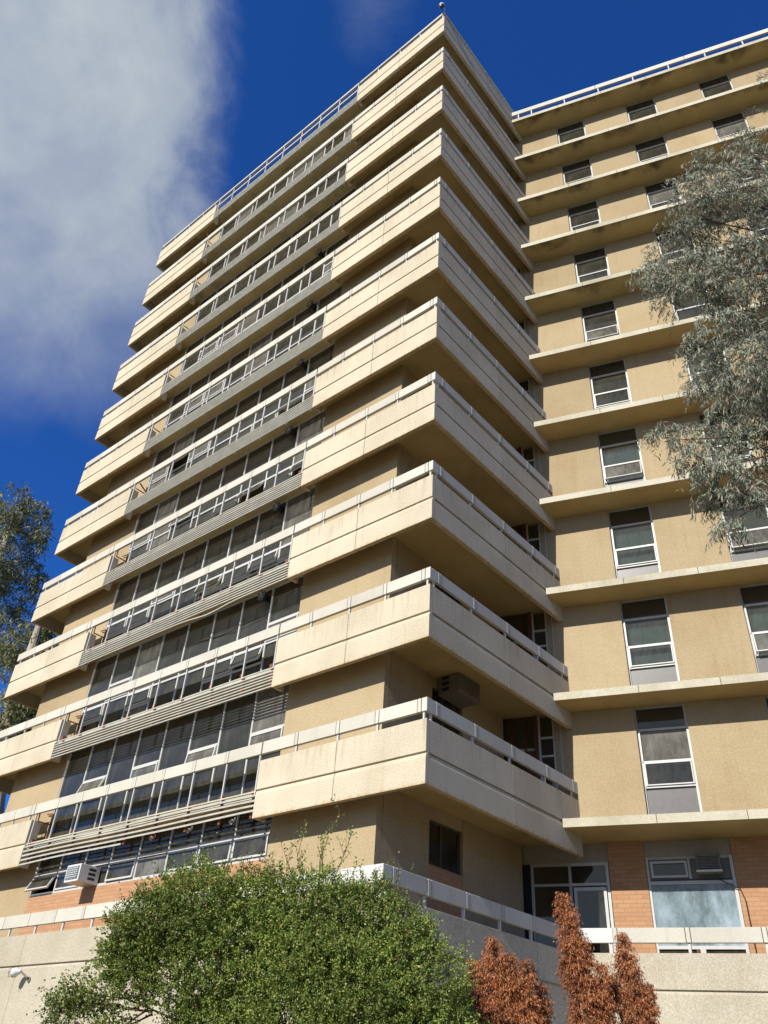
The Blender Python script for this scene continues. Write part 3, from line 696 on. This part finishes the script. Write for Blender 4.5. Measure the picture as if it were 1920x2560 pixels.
# dome camera on the roof corner
t = empty('security_camera', (.02, -.22, 11 * H + 1.98)); tag(t, 'white dome security camera on the top corner of the tower', 'camera')
b = MB(); b.tube([(0, 0, .20), (0, 0, .16), (0, 0, .08), (0, 0, 0)], [.02, .09, .12, .12], 'acwhite', 20); b.build('housing', t)
b = MB(); b.tube([(0, 0, 0), (0, 0, -.05), (0, 0, -.11), (0, 0, -.15), (0, 0, -.165)], [.11, .105, .085, .05, .01], 'blackmetal', 20); b.build('dome', t)
b = MB(); b.tube([(0, 0, .12), (0, .22, .10), (-.02, .24, -.2)], .022, 'acwhite', 8); b.build('arm', t)
# bulkhead lamp on the terrace wall
t = empty('wall_lamp', (-11.55, -.79, .20)); tag(t, 'round caged bulkhead lamp on a bent pipe on the cream wall at lower left', 'lamp')
b = MB(); b.tube([(.28, -.0, -.08), (.28, -.08, -.08), (.10, -.20, .05)], .022, 'acgrey', 8); b.tube([(.28, 0, -.12), (.28, -.03, -.12)], .06, 'acgrey', 14); b.build('arm', t)
b = MB(); b.tube([(.12, -.19, .04), (.02, -.26, .02), (-.05, -.30, 0), (-.10, -.33, 0)], [.04, .10, .10, .05], 'acwhite', 14); b.build('lamp_glass', t)
b = MB()
for q in range(6):
    a_ = q * math.pi / 3; b.tube([(.02, -.26 + .11 * math.cos(a_), .02 + .11 * math.sin(a_)), (-.06, -.32 + .10 * math.cos(a_), .11 * math.sin(a_)), (-.13, -.35, 0)], .006, 'blackmetal', 5)
b.build('cage', t)

# ------------------------------------------------------------------ plants
def at(px, py, dist):                       # a point standing at a horizontal distance, seen at photo position (1659 wide)
    k_ = 1920 / 1659; d = Fd + Rt * ((px * k_ - 960) / 2033.04) - Up * ((py * k_ - 1280) / 2033.04)
    return CAM + d * (dist / math.hypot(d.x, d.y))
def leaves(name, P0, Dv, Ln, Wd, m_, parent, bend=.0):
    """P0 base points, Dv unit directions, Ln lengths, Wd widths -> pointed leaf blades"""
    n_ = len(P0); r = rng.normal(size=(n_, 3)); S = np.cross(Dv, r); S /= np.linalg.norm(S, axis=1)[:, None] + 1e-9
    Nn = np.cross(S, Dv)
    a_ = P0; mid = P0 + Dv * (Ln * .45)[:, None]; t_ = P0 + Dv * Ln[:, None] + Nn * (Ln * bend)[:, None]
    v = np.stack([a_, mid + S * (Wd / 2)[:, None] + Nn * (Ln * .04)[:, None], t_, mid - S * (Wd / 2)[:, None] + Nn * (Ln * .04)[:, None]], 1).reshape(-1, 3)
    me = bpy.data.meshes.new(name); me.vertices.add(4 * n_); me.vertices.foreach_set('co', v.astype(np.float32).ravel())
    me.loops.add(4 * n_); me.loops.foreach_set('vertex_index', np.arange(4 * n_, dtype=np.int32))
    me.polygons.add(n_); me.polygons.foreach_set('loop_start', np.arange(0, 4 * n_, 4, dtype=np.int32)); me.polygons.foreach_set('loop_total', np.full(n_, 4, dtype=np.int32))
    me.materials.append(M[m_]); me.update(calc_edges=True); me.validate()
    o = bpy.data.objects.new(name, me); col.objects.link(o); o.parent = parent
    o.location = -parent.location
    return o
def unit(a_): return a_ / (np.linalg.norm(a_, axis=1)[:, None] + 1e-9)
def ball(n_): return unit(rng.normal(size=(n_, 3)))
def shoots(blobs, nshoot, nleaf, slen, leaf, wid, outward=.8, upb=.5, shell=.55, jit=.03, relief=0):
    """blobs: (centre, radius); shoots start in the outer shell and carry leaves"""
    cs = np.array([c for c, r in blobs]); rs = np.array([r for c, r in blobs]); wts = rs ** 2; wts /= wts.sum()
    idx = rng.choice(len(blobs), nshoot, p=wts); d = ball(nshoot)
    rad = rs[idx] * (shell + (1.0 - shell) * rng.random(nshoot) ** .5)
    if relief:
        q0 = cs[idx] + d * rad[:, None]
        f_ = np.array([mnoise.noise(Vector(q) * 2.3) * .6 + mnoise.noise(Vector(q) * 5.5) * .45 for q in q0]); rad = rad * (1 + relief * f_)
    st = cs[idx] + d * rad[:, None]
    sd_ = unit(d * outward + np.array([0, 0, upb]) + rng.normal(size=(nshoot, 3)) * .45)
    L_ = slen * rng.uniform(.5, 1.3, nshoot)
    tpar = rng.random((nshoot, nleaf))
    P0 = st[:, None] + sd_[:, None] * (tpar * L_[:, None])[..., None] + rng.normal(size=(nshoot, nleaf, 3)) * jit * .3
    dv = unit((sd_[:, None] * .5 + rng.normal(size=(nshoot, nleaf, 3)) * .7).reshape(-1, 3))
    P0 = P0.reshape(-1, 3); n_ = len(P0)
    return P0, dv, leaf * rng.uniform(.7, 1.3, n_), wid * rng.uniform(.7, 1.2, n_), st, sd_, L_
DEP = lambda q: (Vector(q) - CAM).dot(Fd)
def blob(px, py, rpx, dist):
    q = at(px, py, dist); return (np.array(q), rpx / 1757 * DEP(q))
# --- green shrub
bush_pts = [(640, 2120, 150, 8), (500, 2100, 130, 8.1), (400, 2080, 100, 8.1), (340, 2000, 70, 8.1), (430, 1970, 90, 8), (540, 1985, 85, 8), (650, 2005, 95, 8), (740, 2010, 90, 8), (320, 1975, 45, 8.1), (275, 2020, 45, 8.2), (830, 2050, 100, 8), (900, 2140, 100, 7.9), (760, 2160, 130, 7.8), (950, 2230, 80, 7.9),
            (290, 2060, 60, 8.2), (700, 2300, 250, 8), (450, 2300, 130, 8.1), (900, 2350, 160, 7.9), (370, 1935, 42, 8.1), (450, 1925, 38, 8.1), (530, 1935, 40, 8.1), (600, 1930, 36, 8), (700, 1935, 42, 8), (800, 1960, 55, 8), (245, 2080, 36, 8.3), (285, 2110, 50, 8.2), (150, 2195, 26, 8.4), (190, 2170, 22, 8.4), (130, 2215, 22, 8.4), (880, 2030, 45, 7.9)]
base = at(640, 2212, 8); bush = empty('shrub', (base.x, base.y, GZ)); tag(bush, 'large dense green small-leaved shrub in front of the terrace wall', 'shrub')
bl = [blob(*q) for q in bush_pts]
P0, dv, ln, wd, st, sd_, L_ = shoots(bl, 12500, 28, .12, .0195, .0135, .8, .45, .66, relief=.34)
P1, dv1, ln1, wd1, *_ = shoots(bl, 2600, 14, .13, .028, .019, .8, .2, .2)
P2, dv2, ln2, wd2, *_ = shoots([q for q in bl if q[1] < .6], 520, 20, .30, .024, .015, .5, 1.5, .85)
leaves('foliage', np.vstack([P0, P1, P2]), np.vstack([dv, dv1, dv2]), np.concatenate([ln, ln1, ln2]), np.concatenate([wd, wd1, wd2]), 'bushleaf', bush)
def spray(specs, leaf, wid, mleaf, parent, per=24, spread=.05, nbr=7, nm='foliage', droop=0.0, mb=None, blen=.3, rad=.006):
    """thin twigs with side shoots and sparse leaves"""
    A = []; D = []
    for a_, e_ in specs:
        a_ = Vector(a_); e_ = Vector(e_); L0 = (e_ - a_).length
        mid = (a_ + e_) / 2 + Vector(rng.normal(size=3)) * L0 * .06
        pts_ = [a_, a_.lerp(mid, .5) , mid, mid.lerp(e_, .5), e_]
        mb.tube(pts_, [rad, rad * .8, rad * .6, rad * .45, rad * .25], 'twig', 5)
        dr = (e_ - a_).normalized()
        for j in range(nbr):
            t_ = .25 + .75 * (j + rng.random()) / nbr; p_ = a_.lerp(mid, min(1, t_ * 2)) if t_ < .5 else mid.lerp(e_, t_ * 2 - 1)
            d_ = (dr + Vector(rng.normal(size=3)) * .6 + Vector((0, 0, -droop))).normalized(); l_ = blen * rng.uniform(.5, 1.2) * (1.2 - t_ * .6)
            q_ = p_ + d_ * l_
            mb.tube([p_, p_.lerp(q_, .5) + Vector((0, 0, -droop * l_ * .1)), q_], [rad * .4, rad * .3, rad * .15], 'twig', 4)
            for _ in range(per):
                u_ = rng.random() ** .7; A.append(p_.lerp(q_, u_) + Vector(rng.normal(size=3)) * spread * .25); D.append((d_ * .5 + Vector(rng.normal(size=3)) * .6 + Vector((0, 0, -droop))).normalized())
    A = np.array(A); D = unit(np.array(D)); n_ = len(A)
    return leaves(nm, A, D, leaf * rng.uniform(.7, 1.25, n_), wid * rng.uniform(.8, 1.2, n_), mleaf, parent, .1)
tw_ = MB()
sp_ = [(at(640, 1950, 8.1), at(610, 1830, 8.1)), (at(660, 1950, 8.1), at(655, 1800, 8.1)), (at(700, 1950, 8.1), at(735, 1750, 8.1)), (at(690, 1930, 8), at(700, 1810, 8)), (at(710, 1930, 8), at(760, 1800, 8)), (at(560, 1930, 8), at(520, 1865, 8)), (at(460, 1930, 8), at(430, 1860, 8)), (at(400, 1930, 8), at(385, 1875, 8)), (at(600, 1930, 8), at(580, 1860, 8)), (at(810, 1960, 8), at(830, 1905, 8))]
spray(sp_, .026, .016, 'bushleaf', bush, 9, .05, 9, 'foliage', 0, tw_, .22, .006)
sp_ = [(at(420, 2220, 8.2), at(150, 2140, 8.4)), (at(330, 2185, 8.3), at(120, 2190, 8.4)), (at(300, 2180, 8.3), at(170, 2150, 8.3)), (at(330, 2190, 8.3), at(200, 2225, 8.3)), (at(380, 2060, 8.2), at(230, 2080, 8.3)), (at(320, 2180, 8.2), at(215, 2240, 8.2)), (at(260, 2170, 8.3), at(130, 2160, 8.3))]
spray(sp_, .028, .017, 'bushleaf', bush, 46, .12, 12, 'foliage', 0, tw_, .34, .010)
for i in range(60):
    q = at(random.uniform(430, 900), random.uniform(1960, 2150), 8.0) + Vector(rng.normal(size=3)) * .15
    b0 = Vector((base.x, base.y, GZ + .2)); mid = b0.lerp(q, .5) + Vector(rng.normal(size=3)) * .12
    tw_.tube([b0, mid, q], [.02, .011, .004], 'twig', 5)
o = tw_.build('stem', bush, fix=False); o.location = -bush.location
# --- three dead cypresses
def cypress(dist, spires, nsp, label):
    """spires: lists of (px, py, half width px) down each leader of the tree"""
    main = spires[0]; base_ = at(main[-1][0], main[-1][1], dist)
    t = empty('dead_cypress', (base_.x, base_.y, GZ)); tag(t, label, 'tree', 'dead brown cypresses')
    A = []; D = []; Ln = []; Wd = []; segs = []; b = MB()
    for sp in spires:
        dd = dist + random.uniform(-.12, .12)
        ax = [(np.array(at(x, y, dd)), w_ / 1757 * DEP(at(x, y, dd))) for x, y, w_ in sp]
        segs += [(ax[i], ax[i + 1]) for i in range(len(ax) - 1)]
        pts_ = ([Vector((base_.x, base_.y, GZ))] if sp is main else [Vector((base_.x, base_.y, ax[-1][0][2] - .5))]) + [Vector(a_[0]) for a_ in ax[::-1]]
        b.tube(pts_, list(np.linspace(.05 if sp is main else .02, .004, len(pts_))), 'twig', 8)
    pr = np.array([np.linalg.norm(b_[0] - a_[0]) * (a_[1] + b_[1] + .03) for a_, b_ in segs]); pr /= pr.sum()
    for _ in range(nsp):
        (p0, r0_), (p1, r1_) = segs[rng.choice(len(pr), p=pr)]; t_ = rng.random(); c0 = p0 * (1 - t_) + p1 * t_; r0 = r0_ * (1 - t_) + r1_ * t_
        an = rng.random() * 2 * math.pi; rd = r0 * (.1 + .9 * rng.random() ** .6) * (1 + .35 * math.sin(an * 3 + c0[2] * 11))
        st_ = c0 + np.array([math.cos(an) * rd * .55, math.sin(an) * rd * .55, -.03]); out = np.array([math.cos(an), math.sin(an), .0])
        L1 = (.06 + r0 * .40) * rng.uniform(.5, 1.45); n_ = 26; tw_up = rng.uniform(-.1, .5)
        for j in range(n_):
            u_ = j / n_; q = st_ + out * (L1 * u_ * .8) + np.array([0, 0, L1 * ((.75 + tw_up) * u_ - 1.05 * u_ * u_)]) + rng.normal(size=3) * .011
            A.append(q); D.append(out * .5 + np.array([0, 0, -.55 - .5 * u_]) + rng.normal(size=3) * .40); Ln.append(rng.uniform(.016, .040)); Wd.append(rng.uniform(.005, .011))
    leaves('foliage', np.array(A), unit(np.array(D)), np.array(Ln), np.array(Wd), 'deadleaf', t, .12)
    o = b.build('trunk', t, fix=False); o.location = -t.location
cypress(8.6, [[(1066, 2022, 5), (1072, 2060, 22), (1070, 2110, 34), (1085, 2160, 48), (1105, 2212, 70), (1110, 2400, 100)],
              [(1022, 2068, 4), (1028, 2100, 13), (1034, 2150, 22), (1055, 2230, 36)], [(1136, 2068, 4), (1136, 2100, 14), (1132, 2150, 24), (1130, 2230, 40)],
              [(1170, 2120, 4), (1168, 2150, 14), (1160, 2230, 30)], [(1100, 2055, 3), (1100, 2085, 14), (1098, 2140, 28)]], 2300, 'broad dead brown cypress with ragged crown next to the green shrub')
cypress(9.0, [[(1213, 1926, 4), (1220, 1955, 14), (1228, 1985, 17), (1232, 2020, 24), (1245, 2070, 28), (1258, 2120, 34), (1270, 2212, 46), (1285, 2400, 58)],
              [(1222, 2055, 3), (1224, 2085, 10), (1235, 2130, 14)], [(1300, 2078, 3), (1302, 2110, 14), (1300, 2160, 22), (1298, 2230, 32)], [(1250, 2010, 3), (1256, 2040, 10), (1262, 2080, 14)]], 1700, 'tallest dead brown cypress, a narrow column in the middle of the three')
cypress(9.2, [[(1343, 2012, 3), (1350, 2045, 13), (1354, 2080, 20), (1362, 2120, 25), (1375, 2170, 32), (1380, 2212, 38), (1384, 2400, 55)],
              [(1322, 2100, 3), (1326, 2130, 10), (1338, 2180, 20)], [(1400, 2120, 3), (1398, 2150, 12), (1396, 2200, 20)]], 1200, 'slim dead brown cypress, the rightmost, before the cream terrace wall')
# --- big gum tree hanging in from the right, trunk outside the picture
EB = at(2050, 1900, 9.5); euc = empty('eucalyptus_tree', (EB.x, EB.y, GZ)); tag(euc, 'grey green gum tree with hanging leaves reaching in from the right', 'tree')
tb = MB()
trunkpts = [Vector((EB.x, EB.y, GZ)), at(1980, 1500, 9.5), at(1930, 1000, 9.8), at(1880, 600, 10), at(1800, 350, 10)]
tb.tube(trunkpts, [.28, .24, .20, .14, .05], 'gumbark', 12); o = tb.build('trunk', euc); o.location = -euc.location
fol = [(1620, 420, 110), (1540, 400, 75), (1500, 470, 70), (1560, 520, 100), (1450, 560, 62), (1420, 620, 48), (1500, 620, 80), (1600, 620, 110), (1400, 600, 30), (1560, 740, 75), (1620, 800, 85), (1540, 820, 55), (1570, 920, 62), (1640, 950, 60), (1550, 1010, 42), (1600, 1060, 34), (1535, 1080, 28), (1575, 1130, 26), (1430, 930, 24), (1470, 950, 26), (1500, 990, 30), (1620, 330, 60), (1680, 600, 130), (1700, 800, 130), (1530, 340, 30), (1480, 380, 28), (1630, 1010, 30)]
bl = [blob(x, y, r_, 9.5 + random.uniform(-.5, .5)) for x, y, r_ in fol]
A = []; D = []; lb = MB()
for (c0, r0), (x, y, r_) in zip(bl, fol):
    n_st = int(20 + 3.2 * (r_ / 10) ** 2)
    for _ in range(n_st):
        d0 = rng.normal(size=3); d0 /= np.linalg.norm(d0); s0 = c0 + d0 * r0 * rng.random() ** .45 * np.array([1, 1, .9])
        if mnoise.noise(Vector(s0) * 1.9) + .5 * mnoise.noise(Vector(s0) * 4.5) < -.17: continue
        out = unit(np.array([[d0[0], d0[1], rng.uniform(-.3, .5)]]))[0]; Ls = rng.uniform(.18, .42); n_ = 15
        prev = Vector(s0); 
        for j in range(n_):
            u_ = (j + .5) / n_; q = s0 + out * Ls * u_ * .6 + np.array([0, 0, Ls * (.15 * u_ - .75 * u_ * u_)])
            A.append(q + rng.normal(size=3) * .012); D.append(np.array([0, 0, -.9]) + out * .15 + rng.normal(size=3) * .42)
        if rng.random() < .35: lb.tube([Vector(s0), Vector(s0 + out * Ls * .35), Vector(q)], [.004, .003, .0015], 'twig', 4)
A = np.array(A); D = unit(np.array(D)); n_ = len(A)
leaves('foliage', A, D, rng.uniform(.07, .13, n_), rng.uniform(.013, .022, n_), 'eucleaf', euc, .15)
hub = [at(1880, 600, 10), at(1930, 1000, 9.8), at(1800, 380, 10)]
for (c0, r0), (x, y, r_) in zip(bl, fol):
    h_ = hub[0] if y < 850 else hub[1]
    if y < 450: h_ = hub[2]
    c0 = Vector(c0); mid = h_.lerp(c0, .55) + Vector((0, 0, .25)); lb.tube([h_, mid, c0], [.03, .016, .006], 'twig', 6)
o = lb.build('branch', euc, fix=False); o.location = -euc.location
tw2 = MB()
sprs = [(at(1780, 130, 9.5), at(1640, 170, 9.5)), (at(1760, 180, 9.5), at(1635, 155, 9.5)), (at(1760, 260, 9.5), at(1625, 235, 9.5)), (at(1560, 900, 9.5), at(1420, 925, 9.5)), (at(1620, 1050, 9.5), at(1500, 1110, 9.5)), (at(1600, 470, 9.5), at(1470, 370, 9.5)), (at(1560, 560, 9.4), at(1375, 600, 9.4)), (at(1640, 380, 9.5), at(1560, 290, 9.5))]
spray(sprs, .085, .013, 'eucleaf', euc, 9, .05, 9, 'foliage', .8, tw2, .28, .008); o = tw2.build('branch', euc, fix=False); o.location = -euc.location
# --- gum trees beyond the left end of the tower
def far_gum(trunk, blobs, dist, label, nst, leaf):
    b0 = at(*trunk[0], dist); t = empty('gum_tree', (b0.x, b0.y, GZ)); tag(t, label, 'tree', 'gum trees beyond the tower')
    mb = MB(); pts_ = [Vector((b0.x, b0.y, GZ))] + [at(x, y, dist) for x, y in trunk]
    mb.tube(pts_, list(np.linspace(.42, .16, len(pts_))), 'gumbark', 12); o = mb.build('trunk', t); o.location = -t.location
    lb_ = MB(); bl_ = [blob(x, y, r_, dist + random.uniform(-1.5, 1.5)) for x, y, r_ in blobs]
    A = []; D = []
    for (c0, r0) in bl_:
        m0 = min(pts_[1:], key=lambda q: (q - Vector(c0)).length); lb_.tube([m0, m0.lerp(Vector(c0), .5) + Vector((0, 0, .4)), Vector(c0)], [.12, .07, .03], 'gumbark', 6)
        for _ in range(int(nst * r0 * r0)):
            d0 = ball(1)[0]; s0 = c0 + d0 * r0 * rng.random() ** .4; out = d0 * .5; Ls = rng.uniform(.4, 1.0)
            for j in range(20):
                u_ = rng.random(); A.append(s0 + out * Ls * u_ + np.array([0, 0, -Ls * .6 * u_ * u_]) + rng.normal(size=3) * .12); D.append(np.array([0, 0, -.6]) + rng.normal(size=3) * .6)
    A = np.array(A); n_ = len(A); leaves('foliage', A, unit(np.array(D)), leaf * rng.uniform(.7, 1.3, n_), leaf * .28 * rng.uniform(.7, 1.2, n_), 'farleaf', t, .1)
    o = lb_.build('branch', t, fix=False); o.location = -t.location
far_gum([(-10, 1750), (20, 1540), (70, 1400), (85, 1350)], [(60, 1400, 55), (110, 1370, 38), (150, 1350, 30), (90, 1480, 50), (40, 1540, 45), (120, 1440, 45), (20, 1620, 60), (80, 1560, 30), (60, 1490, 40)], 40, 'darker gum tree with a leaning pale trunk just beyond the left end of the tower', 75, .28)
far_gum([(-120, 1900), (-60, 1500), (-20, 1250), (20, 1150)], [(30, 1090, 42), (70, 1110, 35), (10, 1150, 45), (75, 1170, 30), (50, 1230, 40), (5, 1260, 40), (80, 1260, 24), (20, 1330, 30), (-30, 1200, 60), (60, 1310, 22), (-40, 1350, 60), (15, 1420, 28), (100, 1150, 18)], 48, 'taller airy gum tree against the blue sky at the left edge', 48, .28)

# --- two conifers across the way, which the ground floor glass mirrors
for (x_, y_, h_, lb_) in ((17.0, -42, 17, 'dark conifer mirrored in the middle of the big ground floor window'), (26.5, -44, 14, 'dark conifer mirrored at the right edge of the big ground floor window')):
    t = empty('conifer', (x_, y_, GZ)); tag(t, lb_, 'tree')
    b = MB(); b.tube([(0, 0, 0), (0, 0, h_ * .5), (0, 0, h_ * .97)], [.35, .2, .03], 'twig', 8); b.build('trunk', t)
    n_ = 9000; u_ = rng.random(n_) ** .7; an = rng.random(n_) * 2 * math.pi; lay = np.floor(u_ * 14) / 14; rr_ = (.4 + u_ * h_ * .24) * (.3 + .7 * rng.random(n_)) * (1 - .35 * (u_ * 14 % 1) * 0 - .3 * (1 - (u_ * 14 % 1)))
    P_ = np.stack([x_ + np.cos(an) * rr_, y_ + np.sin(an) * rr_, GZ + h_ - u_ * h_ * .88 - rr_ * .25], 1)
    D_ = unit(np.stack([np.cos(an), np.sin(an), np.full(n_, -.5)], 1) + rng.normal(size=(n_, 3)) * .4)
    leaves('foliage', P_, D_, rng.uniform(.3, .6, n_), rng.uniform(.10, .2, n_), 'farleaf', t, .1)

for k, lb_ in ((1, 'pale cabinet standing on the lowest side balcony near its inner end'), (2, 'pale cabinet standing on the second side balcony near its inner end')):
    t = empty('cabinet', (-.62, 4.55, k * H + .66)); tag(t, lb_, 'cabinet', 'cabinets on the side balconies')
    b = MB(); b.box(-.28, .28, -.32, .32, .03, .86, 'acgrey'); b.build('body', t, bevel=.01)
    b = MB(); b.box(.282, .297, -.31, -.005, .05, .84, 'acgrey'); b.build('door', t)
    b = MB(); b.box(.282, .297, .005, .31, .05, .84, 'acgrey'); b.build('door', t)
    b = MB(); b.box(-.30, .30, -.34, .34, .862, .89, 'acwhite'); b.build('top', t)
